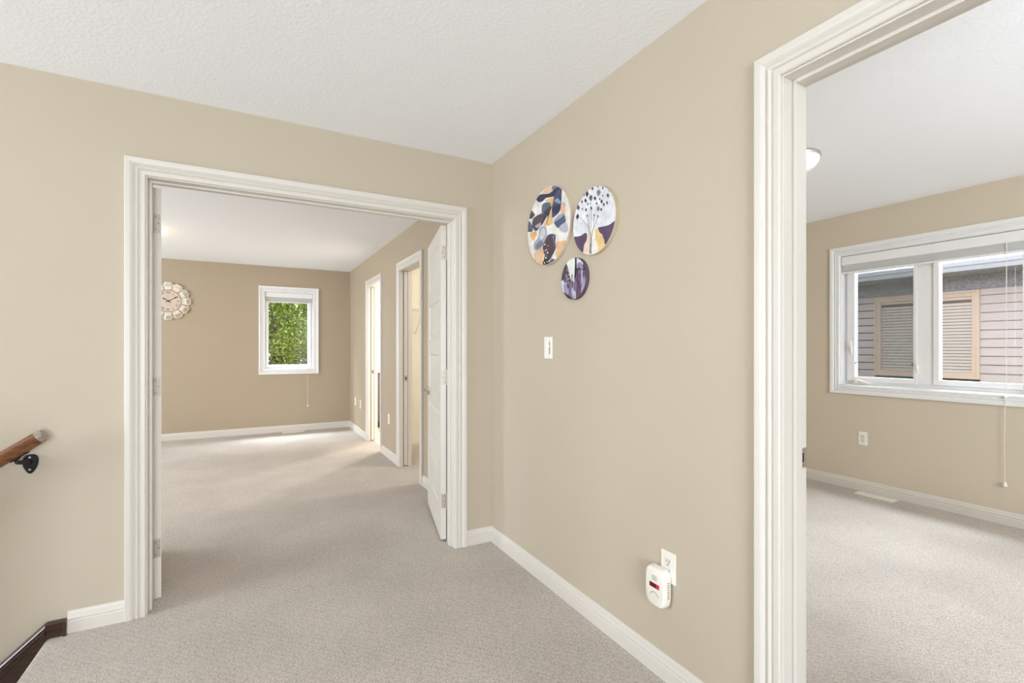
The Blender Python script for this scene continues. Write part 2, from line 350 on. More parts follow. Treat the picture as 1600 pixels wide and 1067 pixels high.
# ------------------------------------------------------------------ door leaves
def lever(parent, u, v, s, z, toward):
    """lever handle on a leaf in leaf space; s is the side (+1/-1 along v)"""
    mb = MB()
    mb.lathe([(0.0, 0), (.032, 0), (.032, .006), (.027, .011), (.012, .013), (.011, .040), (.0, .040)], (u, v, z), (0, s, 0), 20)
    y = v + s * 0.046
    mb.tube([(u - toward * .004, y - s * .006, z), (u + toward * .02, y, z), (u + toward * .07, y + s * .002, z - .001), (u + toward * .115, y - s * .004, z - .003)], [.010, .0095, .008, .0065], 10)
    return mb.build('lever_handle', NICKEL, parent, smooth=40)
def door_leaf(root, pin, closed, open_ang, width, ref_side):
    """leaf space: u along the leaf from the pin, v across the leaf from pin face (0) toward the other face (ref_side*t), z up"""
    t = 0.035; t2 = ref_side * t; H0, H1 = 0.014, 2.036
    st = 0.105; rl = 0.100; npan = 5
    leaf = MB()
    ph = (H1 - H0 - 0.20 - rl * (npan - 1) - 0.105) / npan
    leaf.box(0.003, 0, H0, st, t2, H1); leaf.box(width - st, 0, H0, width, t2, H1)
    z = H0; pans = []
    rails = [0.20] + [rl] * (npan - 1) + [0.105]
    for i, r in enumerate(rails):
        leaf.box(st, 0, z, width - st, t2, z + r); z += r
        if i < npan: pans.append((z, z + ph)); z += ph
    lo = leaf.build('door_leaf', TRIM)
    for (p0, p1) in pans:
        mb = MB()
        for a, b in ((0.0, 1), (t2, -1)):
            sgn = 1 if ref_side > 0 else -1
            y0 = a; yin = a + b * sgn * 0.009; yf = a + b * sgn * 0.003
            r = lambda e, y: [(st + e, y, p0 + e), (width - st - e, y, p0 + e), (width - st - e, y, p1 - e), (st + e, y, p1 - e)]
            if b == 1: seq1 = [r(0, y0 + sgn * 0.001), r(.012, yin), r(.020, yin), r(.040, yf)]
            else: seq2 = [r(.040, yf), r(.020, yin), r(.012, yin), r(0, y0 - sgn * 0.001)]
        mb.loft(seq1[::-1], caps=False); mb.loft(seq2[::-1], caps=False)
        mb.poly(seq1[-1], [(0, 1, 2, 3)]); mb.poly(seq2[0], [(0, 1, 2, 3)])
        mb.build('panel', TRIM, lo)
    lever(lo, width - 0.065, 0, -ref_side, 0.915, -1); lever(lo, width - 0.065, t2, ref_side, 0.915, -1)
    lp = MB(); lp.box(width - 0.0015, t2 * 0.2, 0.86, width + 0.0012, t2 * 0.8, 0.97); lp.build('latch_plate', NICKEL, lo)
    for hz in (1.862, 1.057, 0.260):
        mb = MB()
        mb.box(0.0005, t2 * 0.03, hz - .045, 0.0045, t2 * 0.88, hz + .045)
        mb.tube([(-0.003, -ref_side * 0.004, hz - .046), (-0.003, -ref_side * 0.004, hz + .046)], 0.0065, 10)
        for k in (-1, 1):
            mb.lathe([(0, 0), (.0065, 0), (.005, .006), (0, .008)], (-0.003, -ref_side * .004, hz + k * .046), (0, 0, k), 10)
        for sz, sv in ((-.03, .35), (0, .65), (.03, .35)):
            mb.lathe([(0, 0), (.0042, 0), (.0042, .0008), (0, .0008)], (0.0006, t2 * sv, hz + sz), (-1, 0, 0), 10, m=1)
        mb.build('hinge', [NICKEL, GREYP], lo, smooth=40)
    lo.matrix_basis = Matrix.Translation(pin) @ Matrix.Rotation(closed + open_ang, 4, 'Z')
    lo.parent = root
    return lo

# double door to the bedroom
r = empty('door_1', (0.34, YW, 0)); struct(r, 'white double door standing open between hall and bedroom', 'door')
casing(r, mapper('y', YW, -1), D1[0] - .005, D1[1] + .005, D1[2] + .005)
casing(r, mapper('y', YB, 1), D1[0] - .005, D1[1] + .005, D1[2] + .005)
jambs(r, 'y', D1, YW, YB, stop=(YB - .073, YB - .038))
r.location = (0, 0, 0)
for o in r.children: o.matrix_parent_inverse = Matrix.Identity(4)
# right leaf: closed points to -x (angle pi), opens clockwise; hall face is on +v side when u=-x -> v = rot90(u) = (0,-1)
door_leaf(r, (D1[1] - 0.002, YB + 0.008, 0), PI, -math.radians(102.5), 0.760, +1)
door_leaf(r, (D1[0] + 0.002, YB + 0.008, 0), 0.0, math.radians(104.0), 0.760, -1)

# doorway to the guest room
r = empty('door_2'); struct(r, 'white cased doorway from hall into the carpeted guest room', 'door')
casing(r, mapper('x', XW, -1), D2[0] - .005, D2[1] + .005, D2[2] + .005)
casing(r, mapper('x', XR, 1), D2[0] - .005, D2[1] + .005, D2[2] + .005)
jambs(r, 'x', D2, XW, XR, stop=(XW + .042, XW + .077))
sp = MB(); sp.box(XR - .034, D2[1] - .0012, .885, XR + .0005, D2[1] + .001, .945); sp.box(XR - .022, D2[1] - .0016, .902, XR - .014, D2[1], .930, 1)
sp.box(XR - .019, D2[1] - .0016, .8915, XR - .016, D2[1], .8945, 1); sp.box(XR - .019, D2[1] - .0016, .9365, XR - .016, D2[1], .9395, 1)
sp.build('strike_plate', [NICKEL, DARKSLOT], r)
door_leaf(r, (XR + 0.008, D2[0] + 0.002, 0), PI / 2, -math.radians(96), 0.800, +1)

# pocket doorways in the bedroom wall
def pocket(name, d, label):
    r = empty(name); struct(r, label, 'door')
    casing(r, mapper('x', XW, -1), d[0] - .005, d[1] + .005, d[2] + .005)
    casing(r, mapper('x', XR, 1), d[0] - .005, d[1] + .005, d[2] + .005)
    for x0, x1 in ((XW, XW + .033), (XR - .033, XR)):
        MB().box(x0, d[1], 0, x1, d[1] + DJ, d[2] + DJ).build('split_jamb', TRIM, r, bevel=.0015)
    MB().box(XW, d[0] - DJ, 0, XR, d[0], d[2] + DJ).build('jamb_side', TRIM, r, bevel=.0015)
    MB().box(XW, d[0], d[2], XR, d[1], d[2] + DJ).build('jamb_head', TRIM, r, bevel=.0015)
    xm = (XW + XR) / 2
    e = MB().box(xm - .0175, d[1] - .010, .012, xm + .0175, d[1] + DJ - .001, d[2] - .005).build('pocket_door_edge', TRIM, r, bevel=.0012)
    mb = MB(); mb.box(xm - .0155, d[1] - .013, .895, xm + .0155, d[1] - .0095, .955); mb.box(xm - .007, d[1] - .0138, .912, xm + .007, d[1] - .0125, .938, 1)
    mb.build('edge_pull', [NICKEL, DARKSLOT], e)
    return r
pocket('door_3', P1, 'white pocket doorway to the bright bathroom')
pocket('door_4', P2, 'white pocket doorway to the cream closet')

# ------------------------------------------------------------------ baseboards
cw = .082
base_run('baseboard_back_left', mapper('y', YW, -1), -0.703, D1[0] - cw, 'short white baseboard beside the stair skirt')
base_run('baseboard_back_right', mapper('y', YW, -1), D1[1] + cw, XW, 'short white baseboard in the hall corner')
base_run('baseboard_right', mapper('x', XW, -1), D2[1] + cw, YW, 'white baseboard under the round pictures')
base_run('baseboard_right_near', mapper('x', XW, -1), YS, D2[0] - cw, 'white baseboard on the near side of the guest door')
base_run('baseboard_bedroom_far', mapper('y', Y2, -1), XL, XW, 'white baseboard under the bedroom window')
base_run('baseboard_bedroom_a', mapper('x', XW, -1), P1[1] + cw, Y2, 'white baseboard between bedroom corner and bathroom doorway')
base_run('baseboard_bedroom_b', mapper('x', XW, -1), P2[1] + cw, P1[0] - cw, 'white baseboard between the two pocket doorways')
base_run('baseboard_bedroom_c', mapper('x', XW, -1), YB, P2[0] - cw, 'white baseboard behind the open door leaf')
base_run('baseboard_guest_window', mapper('x', X3, -1), -1.4, 3.05, 'white baseboard under the wide guest room window')
base_run('baseboard_guest_north', mapper('y', 3.05, -1), XR, X3, 'white baseboard on the guest room side wall')
base_run('baseboard_closet', mapper('y', 5.62, -1), XR, 3.2, 'white baseboard on the closet wall')

# ------------------------------------------------------------------ windows
def window_unit(name, axis, pos, w, label, sashes, depth, gdir):
    """w = (a0,a1,z0,z1) inner opening; sashes = list of dict(a0,a1,z0,z1 of the glass, fr = sash edge)"""
    r = empty(name); struct(r, label, 'window')
    Mi = mapper(axis, pos, -1); Mo = mapper(axis, pos, 1)   # Mo: into the wall
    a0, a1, z0, z1 = w
    casing(r, Mi, a0, a1, z1, z0, sill=True, m=WFRAME)
    th = 0.006
    for nm, q in (('reveal_side', (a0, 0, z0, a0 + th, depth, z1)), ('reveal_side', (a1 - th, 0, z0, a1, depth, z1)),
                  ('reveal_head', (a0 + th, 0, z1 - th, a1 - th, depth, z1)), ('reveal_sill', (a0 + th, 0, z0, a1 - th, depth, z0 + th))):
        mb = MB(); mbox(mb, Mo, *q); mb.build(nm, WFRAME, r)
    # fixed frame ring between opening and sashes
    d0, d1 = depth - .045, depth + .02
    mb = MB()
    aL = min(s['f0'] for s in sashes); aR = max(s['f1'] for s in sashes); zb = min(s['z0'] - s['fz'] for s in sashes); zt = z1 - .03
    mbox(mb, Mo, a0 + th, d0 + .02, z0 + th, aL, d1, z1 - th); mbox(mb, Mo, aR, d0 + .02, z0 + th, a1 - th, d1, z1 - th)
    mbox(mb, Mo, aL, d0 + .02, z0 + th, aR, d1, zb); mbox(mb, Mo, aL, d0 + .02, zt, aR, d1, z1 - th)
    ss = sorted(sashes, key=lambda s: s['f0'])
    for s, q in zip(ss, ss[1:]): mbox(mb, Mo, s['f1'], d0 + .012, zb, q['f0'], d1, zt)
    mb.build('frame', WFRAME, r, bevel=.002)
    for s in sashes:
        mb = MB(); b, t = s['z0'] - s['fz'], s['z1'] + s['fz']
        mbox(mb, Mo, s['f0'] + .001, d0, b, s['a0'], d1 - .005, t); mbox(mb, Mo, s['a1'], d0, b, s['f1'] - .001, d1 - .005, t)
        mbox(mb, Mo, s['a0'], d0, b, s['a1'], d1 - .005, s['z0']); mbox(mb, Mo, s['a0'], d0, s['z1'], s['a1'], d1 - .005, t)
        so = mb.build('sash', WFRAME, r, bevel=.0025)
        mb = MB(); mbox(mb, Mo, s['a0'] - .004, d0 + .028, s['z0'] - .004, s['a1'] + .004, d0 + .032, s['z1'] + .004); mb.build('pane', GLASS, so)
        if s.get('screen'):
            mb = MB(); mbox(mb, Mo, s['a0'] - .002, d0 + .010, s['z0'] - .002, s['a1'] + .002, d0 + .0105, s['z1'] + .002); mb.build('insect_screen', SCREEN, so)
            for zc in (s['z0'] + .12, s['z1'] - .05):
                for aa, sg in ((s['a0'], 1), (s['a1'], -1)):
                    mb = MB(); mbox(mb, Mo, aa, d0 + .002, zc, aa + sg * .012, d0 + .009, zc + .006); mb.build('screen_clip', DARKSLOT, so)
        if s.get('crank'):
            c = s['crank']; mb = MB()
            mbox(mb, Mo, c - .05, d0 - .014, z0 + .012, c + .05, d0 + .004, z0 + .036)
            mb.tube([Mo(c + .03, d0 - .02, z0 + .034), Mo(c, d0 - .03, z0 + .044), Mo(c - .05, d0 - .032, z0 + .030), Mo(c - .10, d0 - .030, z0 + .022)], [.010, .009, .007, .006], 8)
            mb.build('crank_handle', PLASTIC, r, smooth=50)
        if s.get('latch'):
            for la, lz in s['latch']:
                mb = MB(); mbox(mb, Mo, la - .008, d0 - .008, lz - .05, la + .008, d0 + .012, lz + .02)
                mb.tube([Mo(la, d0 - .010, lz - .01), Mo(la - .004, d0 - .020, lz + .03), Mo(la - .004, d0 - .022, lz + .08)], [.007, .006, .005], 8)
                mb.build('sash_lock', PLASTIC, r, smooth=50)
    return r
window_unit('window_1', 'y', Y2, W1, 'white framed small bedroom window looking onto a leafy tree',
            [dict(a0=.228, a1=.765, z0=.993, z1=1.985, f0=.196, f1=.806, fz=.038, crank=.56)], .105, 1)
window_unit('window_2', 'x', X3, W2, 'white framed wide guest room window facing the neighbouring house',
            [dict(a0=1.816, a1=2.245, z0=.990, z1=1.985, f0=1.790, f1=2.305, fz=.040, screen=True, crank=2.20, latch=[(2.27, 1.23), (1.79, 1.09)]),
             dict(a0=1.190, a1=1.650, z0=.992, z1=1.985, f0=1.110, f1=1.688, fz=.040)], .105, 1)

# raised blinds
def blind(name, axis, pos, w, zt, z_head, z_stack, label, cord_a, cord_z, joint_z, wand=False):
    Mo = mapper(axis, pos, 1); a0, a1 = w
    c = Mo((a0 + a1) / 2, .03, z_head)
    r = empty(name); tag(r, label, 'blind')
    mb = MB(); mbox(mb, Mo, a0, .008, z_head, a1, .055, zt); mbox(mb, Mo, a0, .004, z_head + .004, a1, .008, zt - .003)
    mb.build('valance', BLIND, r, bevel=.002)
    mb = MB(); n = 16; h = (z_head - z_stack - .016) / n
    for i in range(n):
        z = z_stack + .016 + i * h; j = (0.0012 if i % 2 else 0)
        mbox(mb, Mo, a0 + .004, .014 + j, z + h * .15, a1 - .004, .050 + j, z + h * .72)
    tag(mb.build('slat_stack', BLIND, r), kind='stuff')
    mb = MB(); mbox(mb, Mo, a0 + .002, .012, z_stack, a1 - .002, .052, z_stack + .013); mb.build('bottom_rail', BLIND, r, bevel=.003)
    CORD = mat('white_cord', srgb(232, 226, 214), 0.7, noise=0.02)
    mb = MB(); mb.tube([Mo(cord_a, .006, z_head), Mo(cord_a, .004, joint_z + .05), Mo(cord_a, -.022, joint_z)], .0022, 6); mb.build('lift_cord', CORD, r, smooth=50)
    mb = MB(); mb.tube([Mo(cord_a, -.022, joint_z), Mo(cord_a + .002, -.023, (joint_z + cord_z) / 2), Mo(cord_a, -.023, cord_z)], .0020, 6); mb.build('pull_cord', CORD, r, smooth=50)
    p = Mo(cord_a, -.022, joint_z)
    mb = MB(); mb.lathe([(0, 0), (.006, .003), (.009, .012), (.006, .024), (0, .028)], (p[0], p[1], p[2] - .014), (0, 0, 1), 12); mb.build('cord_joiner', PLASTIC, r, smooth=50)
    p = Mo(cord_a, -.023, cord_z)
    mb = MB(); mb.lathe([(0, 0), (.011, .002), (.012, .012), (.006, .034), (0, .038)], (p[0], p[1], p[2] - .03), (0, 0, 1), 12); mb.build('tassel', PLASTIC, r, smooth=50)
    return r
blind('window_blind', 'y', Y2, (.186, .821), 2.062, 1.990, 1.915, 'white blind drawn up tight above the leafy tree view', .752, .385, .935)
blind('window_blind', 'x', X3, (1.078, 2.324), 2.066, 1.988, 1.915, 'long white blind drawn up above the neighbouring house view', 1.256, .300, .905)

# ------------------------------------------------------------------ stairs, stair skirt and handrail
st = empty('staircase'); tag(st, 'carpeted stairs going down beside the dark stained skirt board', 'stairs')
def nosed_step(xn, ztop, run, rise, y0, y1, name):
    R = 0.024; prof = []
    for k in range(7):
        a = PI / 2 * k / 6
        prof.append((xn + R - R * math.sin(a), ztop - R + R * math.cos(a)))
    prof += [(xn + .004, ztop - .035), (xn + .022, ztop - .05), (xn + .022, ztop - rise), (xn + run, ztop - rise), (xn + run, ztop)]
    mb = MB(); mb.loft([[(x, y0, z) for x, z in prof], [(x, y1, z) for x, z in prof]])
    return mb.build(name, CARPET, st, smooth=40)
nosed_step(-0.775, 0.0, 0.075, 0.19, 1.70, YW - .0215, 'landing_nosing')
for k in range(1, 11):
    nosed_step(-0.775 - 0.222 * k, -0.19 * k, 0.246, 0.19, 1.70, YW - .0215, 'step')

sk = empty('stair_skirt_board'); tag(sk, 'dark espresso stained skirt board stepping down along the stairs', 'skirting')
SL = 0.925                                # skirt slope
xe = -3.0; ze = .066 - (-.769 - xe) * SL
prof = [(-.703, .066), (-.769, .066), (xe, ze), (xe, ze - .55), (-.80, -.30), (-.703, -.21)]
MB().loft([[(x, YW - .020, z) for x, z in prof], [(x, YW, z) for x, z in prof]]).build('board', DARKWOOD, sk)
def skirt_cap(pts, name):
    cp = [(0, 0), (.004, .0), (.016, -.002), (.016, -.007), (.011, -.009), (.013, -.013), (.013, -.020), (.008, -.024), (.008, -.032), (.0035, -.038), (0, -.040)]
    rings = []
    for i, (x, z) in enumerate(pts):
        rings.append([(x, YW - .019 - n, z + .001 + h) for n, h in cp])
    MB().loft(rings).build(name, DARKWOOD, sk, smooth=20)
skirt_cap([(-.703, .066), (-.769, .066)], 'cap_moulding')
def slope_cap():
    cp = [(0, .004), (.005, .002), (.014, -.008), (.016, -.012), (.012, -.016), (.018, -.022), (.021, -.030), (.017, -.034), (.012, -.038), (.012, -.046), (.006, -.056), (0, -.060)]
    MB().loft([[(-.769, YW - .019 - n, .067 + h) for n, h in cp], [(xe, YW - .019 - n, ze + h) for n, h in cp]]).build('cap_moulding', DARKWOOD, sk, smooth=20)
slope_cap()
MB().box(-.715, YW - .031, -.02, -.703, YW - .019, .066).build('end_moulding', DARKWOOD, sk, bevel=.003)

hr = empty('handrail'); tag(hr, 'brown wooden handrail on black brackets along the stair wall', 'handrail')
RS = math.atan2(0.091 / 0.105 * 0 + 0.69, 1.0)   # measured rail slope
cA = Vector((-.775, YW - .075, .874)); dr = Vector((-math.cos(RS), 0, -math.sin(RS))); upv = Vector((-math.sin(RS) * 1, 0, math.cos(RS)))
upv = Vector((-math.sin(RS), 0, math.cos(RS))); sv = Vector((0, 1, 0))
rp = []
for k in range(20):
    a = 2 * PI * k / 20; c, s = math.cos(a), math.sin(a)
    w = .030 * (abs(c) ** .75) * (1 if c > 0 else -1); h = .027 * (abs(s) ** .8) * (1 if s > 0 else -1)
    if s < 0: w *= .86
    rp.append((w, h))
L = 2.5
ring = lambda d, q: [cA + dr * d + sv * (w * q) + upv * (h * q) for w, h in rp]
MB().loft([ring(0.0, 1), ring(L, 1)], caps=True).build('rail', RAILWOOD, hr, smooth=35)
ENDW = wood_mat('grey_rail_end', srgb(168, 152, 138), srgb(128, 112, 98), 0.3)  # end cap coloured grey, paler than the rail
MB().loft([ring(-0.022, .80), ring(-0.016, .93), ring(0.0005, 1.003)], caps=True).build('end_cap', ENDW, hr, smooth=35)
def bracket(d):
    p = cA + dr * d; bx = p.x + .012; bz = p.z - .058
    mb = MB()
    # shield shaped wall plate
    sh = []
    for k in range(24):
        a = 2 * PI * k / 24; c, s = math.cos(a), math.sin(a)
        sh.append((.026 * (abs(c) ** .7) * (1 if c > 0 else -1) * (1.0 if s > 0 else (1 - .55 * (-s) ** 1.5)), (.030 if s > 0 else .052) * (abs(s) ** .8) * (1 if s > 0 else -1)))
    mb.loft([[(bx + .014 + x, YW, bz + z) for x, z in sh], [(bx + .014 + x, YW - .006, bz + z) for x, z in sh], [(bx + .014 + x * .82, YW - .011, bz + z * .85) for x, z in sh]])
    bo = mb.build('bracket', BLACKM, hr, smooth=40)
    mb = MB(); mb.tube([(bx + .012, YW - .008, bz), (bx + .004, YW - .035, bz + .004), (bx - .008, YW - .062, bz + .010), (bx - .010, YW - .076, bz + .022), p - upv * .026], [.012, .010, .009, .008, .007], 10)
    mb.build('arm', BLACKM, bo, smooth=50)
    q = p - upv * .027
    mb = MB(); e = dr * .032
    mb.loft([[q + e * s1 + sv * .011 * s2 - upv * zz for s1, s2 in ((-1, -1), (1, -1), (1, 1), (-1, 1))] for zz in (0, .004)])
    mb.build('saddle_plate', BLACKM, bo)
    for sz in (.018, -.034):
        mb = MB(); mb.lathe([(0, 0), (.005, 0), (.004, .003), (0, .004)], (bx + .014, YW - .0105, bz + sz), (0, -1, 0), 10); mb.build('screw', NICKEL, bo, smooth=50)
bracket(.090); bracket(1.3)

# ------------------------------------------------------------------ electrical plates
def outlet(axis, pos, sgn, a, z, label, group=None, up=True):
    r = empty('wall_outlet', mapper(axis, pos, sgn)(a, 0, z)); tag(r, label, 'outlet', group)
    M = mapper(axis, 0, sgn)
    mb = MB(); mbox(mb, M, -.035, 0, -.0575, .035, .005, .0575); mb.build('cover_plate', PLASTIC, r, bevel=.002)
    ins = MB(); mbox(ins, M, -.0165, .004, -.0335, .0165, .0068, .0335); io = ins.build('receptacle', mat('outlet_face_white', srgb(226, 222, 214), .35, noise=.01), r, bevel=.0012)
    for zz in (.017, -.017):
        mb = MB(); mbox(mb, M, -.0085, .0066, zz - .001, -.0060, .0070, zz + .009); mbox(mb, M, .0060, .0066, zz, .0082, .0070, zz + .008)
        mbox(mb, M, -.0025, .0066, zz - .011, .0025, .0070, zz - .006); mb.build('slots', DARKSLOT, io)
    return r
outlet('x', XW, -1, 1.274, .430, 'white outlet plate behind the plug-in alarm on the hall wall')
outlet('x', X3, -1, 2.151, .458, 'white outlet low on the wall under the wide guest room window')
def blank_plate(a, z, label):
    r = empty('wall_plate', (XW, a, z)); tag(r, label, 'wall plate')
    M = mapper('x', 0, -1)
    mb = MB(); mbox(mb, M, -.035, 0, -.0575, .035, .005, .0575); mb.build('cover_plate', PLASTIC, r, bevel=.002)
    mb = MB(); mb.lathe([(0, 0), (.006, 0), (.006, .006), (.0035, .009), (0, .009)], M(0, .0045, 0), (-1, 0, 0), 12); mb.build('jack', NICKEL, r, smooth=40)
blank_plate(7.36, .445, 'small white wall plate nearest the bedroom far corner')
outlet('x', XW, -1, 6.97, .440, 'white outlet between the corner wall plate and bathroom doorway')
outlet('x', XW, -1, 5.384, .440, 'white outlet low between the bathroom and closet doorways')

sw = empty('light_switch', (XW, 2.093, 1.248)); tag(sw, 'white rocker light switch under the round pictures', 'switch')
M = mapper('x', 0, -1)
mb = MB(); mbox(mb, M, -.038, 0, -.057, .038, .005, .057); mb.build('cover_plate', PLASTIC, sw, bevel=.002)
mb = MB(); mb.loft([[M(-.010, .004, -.033), M(.020, .004, -.033), M(.020, .004, .033), M(-.010, .004, .033)],
                    [M(-.009, .0105, -.032), M(.019, .0105, -.032), M(.019, .0062, .032), M(-.009, .0062, .032)]]); mb.build('rocker', mat('switch_white', srgb(244, 240, 233), .3, noise=.005), sw)
mb = MB(); mbox(mb, M, -.0195, .0045, -.033, -.0135, .0075, .033); dm = mb.build('dimmer_track', GREYP, sw)
mb = MB(); mbox(mb, M, -.0205, .007, .004, -.0125, .0105, .014); mb.build('dimmer_slide', PLASTIC, sw, bevel=.001)

# plug-in alarm on the hall outlet
ca = empty('plug_in_alarm', (XW - .007, 1.305, .350)); tag(ca, 'white plug-in alarm with small red display on the hall outlet', 'alarm')
def alarm_outline(s=1.0):
    pts = []
    W, Hh = .049 * s, .073 * s
    for k in range(32):
        a = 2 * PI * k / 32; c, s_ = math.cos(a), math.sin(a); e = .42 if s_ > 0 else .55
        pts.append((W * abs(c) ** e * (1 if c > 0 else -1), Hh * abs(s_) ** e * (1 if s_ > 0 else -1)))
    return pts
mb = MB(); R_ = lambda s, n: [M(a, n, z) for a, z in alarm_outline(s)]
mb.loft([R_(.95, 0), R_(1.0, .004), R_(1.0, .026), R_(.96, .033), R_(.86, .037)]); body = mb.build('body', PLASTIC, ca, smooth=35)
REDL = mat('red_display', srgb(88, 10, 18), .2, noise=.1, nscale=80, emit=(srgb(150, 12, 24), .10))
mb = MB(); mbox(mb, M, -.024, .0365, -.002, .024, .0378, .015); dsp = mb.build('display', REDL, ca, bevel=.0005)
DIG = mat('red_digit', srgb(230, 40, 50), .3, noise=.02, emit=(srgb(240, 40, 60), .9))
mb = MB()
for a, z, w_, h_ in ((-.016, .0125, .008, .0015), (-.016, .0065, .008, .0015), (-.016, .0005, .008, .0015), (-.0205, .0095, .0014, .006), (-.0115, .0095, .0014, .006), (-.0205, .0035, .0014, .006), (-.0115, .0035, .0014, .006)):
    mbox(mb, M, a - w_ / 2, .0377, z - h_ / 2, a + w_ / 2, .0382, z + h_ / 2)
mb.build('digit', DIG, dsp)
for k in range(4):
    mb = MB(); mbox(mb, M, -.013, .0368, .026 + k * .005, .013, .0374, .0278 + k * .005); mb.build('speaker_slot', GREYP, ca)
mb = MB(); mb.tube([M(.022 * math.cos(a), .0372, -.040 + .022 * math.sin(a)) for a in [PI * (0.15 + .7 * k / 10) for k in range(11)]], .0012, 6); mb.build('button_outline', GREYP, ca)
for k in range(8):
    zz = .028 - k * .008
    mb = MB(); mb.box(.010 - .03, -.0497, zz, -.010 + .0, -.0480, zz + .003); mb.build('side_vent', GREYP, ca)

# ------------------------------------------------------------------ floor registers
def register(name, x0, y0, x1, y1, label, along):
    r = empty(name, ((x0 + x1) / 2, (y0 + y1) / 2, 0)); tag(r, label, 'floor register')
    hx, hy = (x1 - x0) / 2, (y1 - y0) / 2; b = .016
    mb = MB(); mb.box(-hx, -hy, 0, hx, -hy + b, .006); mb.box(-hx, hy - b, 0, hx, hy, .006); mb.box(-hx, -hy + b, 0, -hx + b, hy - b, .006); mb.box(hx - b, -hy + b, 0, hx, hy - b, .006)
    RM = mat('register_white', srgb(232, 228, 218), .4, noise=.01)
    mb.build('frame', RM, r, bevel=.0015)
    MB().box(-hx + b, -hy + b, 0.0005, hx - b, hy - b, .0012).build('dark_well', DARKSLOT, r)
    n = 16; slat = None
    for k in range(n):
        if along == 'x':
            c = -hx + b + (k + .5) * (2 * hx - 2 * b) / n; w_ = (2 * hx - 2 * b) / n * .43
            q = (c - w_, -hy + b, .001, c + w_, hy - b, .0045)
        else:
            c = -hy + b + (k + .5) * (2 * hy - 2 * b) / n; w_ = (2 * hy - 2 * b) / n * .43
            q = (-hx + b, c - w_, .001, hx - b, c + w_, .0045)
        MB().box(*q).build('louvre', RM, r)
    return r
register('floor_register', .40, 7.645, .70, 7.745, 'white floor register under the bedroom window', 'x')
register('floor_register', 4.525, 1.875, 4.625, 2.155, 'white floor register under the wide guest room window', 'y')

# ------------------------------------------------------------------ round canvas pictures
def clip_poly(sub, clip):
    out = sub
    for i in range(len(clip)):
        a, b = clip[i], clip[(i + 1) % len(clip)]
        inp, out = out, []
        if not inp: return []
        side = lambda p: (b[0] - a[0]) * (p[1] - a[1]) - (b[1] - a[1]) * (p[0] - a[0])
        for k in range(len(inp)):
            p, q = inp[k - 1], inp[k]; sp_, sq = side(p), side(q)
            if sq >= 0:
                if sp_ < 0: t = sp_ / (sp_ - sq); out.append((p[0] + t * (q[0] - p[0]), p[1] + t * (q[1] - p[1])))
                out.append(q)
            elif sp_ >= 0:
                t = sp_ / (sp_ - sq); out.append((p[0] + t * (q[0] - p[0]), p[1] + t * (q[1] - p[1])))
    return out
def rounded(pts, n=3):
    out = []; N = len(pts)                         # Catmull-Rom through the traced points
    for i in range(N):
        p0, p1, p2, p3 = pts[i - 1], pts[i], pts[(i + 1) % N], pts[(i + 2) % N]
        for k in range(n):
            t = k / n
            out.append(tuple(.5 * ((2 * p1[j]) + (-p0[j] + p2[j]) * t + (2 * p0[j] - 5 * p1[j] + 4 * p2[j] - p3[j]) * t * t + (-p0[j] + 3 * p1[j] - 3 * p2[j] + p3[j]) * t ** 3) for j in (0, 1)))
    return out
def paint(rgb):
    nm = 'paint_%d_%d_%d' % rgb
    return mat(nm, srgb(*rgb), .6, noise=.22, nscale=26, detail=5, spec=.2)
FX = XW - .020
def canvas(cy, cz, rad, zoom, bgc, shapes, label, side_rgb, strokes=()):
    ox, oy, sc = zoom
    r = empty('round_canvas_picture', (XW, cy, cz)); tag(r, label, 'picture', 'round pictures on the hall wall')
    n = 72; X0 = -.020
    mb = MB()
    rg = lambda q, x: [(x, rad * q * math.cos(2 * PI * k / n), rad * q * math.sin(2 * PI * k / n)) for k in range(n)]
    mb.loft([rg(1, 0), rg(1, X0 + .0015), rg(.992, X0)])
    k0 = len(mb.f) - 1; mb.m[k0] = 1
    mb.build('canvas', [mat('canvas_edge_%d_%d_%d' % side_rgb, srgb(*side_rgb), .7, noise=.12, nscale=12), paint(bgc)], r, smooth=30)
    circ = [(rad * .990 * math.cos(2 * PI * k / n), rad * .990 * math.sin(2 * PI * k / n)) for k in range(n)]
    mats = []; mb = MB(); lift = 0
    for rgb, pts, smooth in shapes:
        m_ = paint(rgb)
        if m_ not in mats: mats.append(m_)
        w = []
        for (x, y) in pts:
            p = pix_x(ox + x / sc, oy + y / sc, FX); w.append((p.y - cy, p.z - cz))
        if smooth: w = rounded(w)
        A = sum(w[i - 1][0] * w[i][1] - w[i][0] * w[i - 1][1] for i in range(len(w)))
        if A < 0: w = w[::-1]
        w = clip_poly(w, circ)
        if len(w) < 3: continue
        lift += 1; x = X0 - .00015 - .00004 * lift
        bm = bmesh.new(); vs_ = [bm.verts.new((x, a, b)) for a, b in w]
        try: bm.faces.new(vs_)
        except ValueError: bm.free(); continue
        bmesh.ops.triangulate(bm, faces=bm.faces[:]); bm.verts.index_update()
        # keep a small thickness so every painted patch is a real layer
        mb.poly([v.co[:] for v in bm.verts], [[v.index for v in f_.verts] for f_ in bm.faces], mats.index(m_)); bm.free()
    o = mb.build('painted_print', mats, r)
    if strokes:
        mb = MB()
        for pl in strokes:
            w = [pix_x(ox + x / sc, oy + y / sc, FX) for x, y in pl]
            mb.tube([(X0 - .0012, p.y - cy, p.z - cz) for p in w], .0006, 5)
        mb.build('painted_stems', paint((120, 116, 122)), r)
    return r
Z5 = (815, 280, 7.62)
S = True
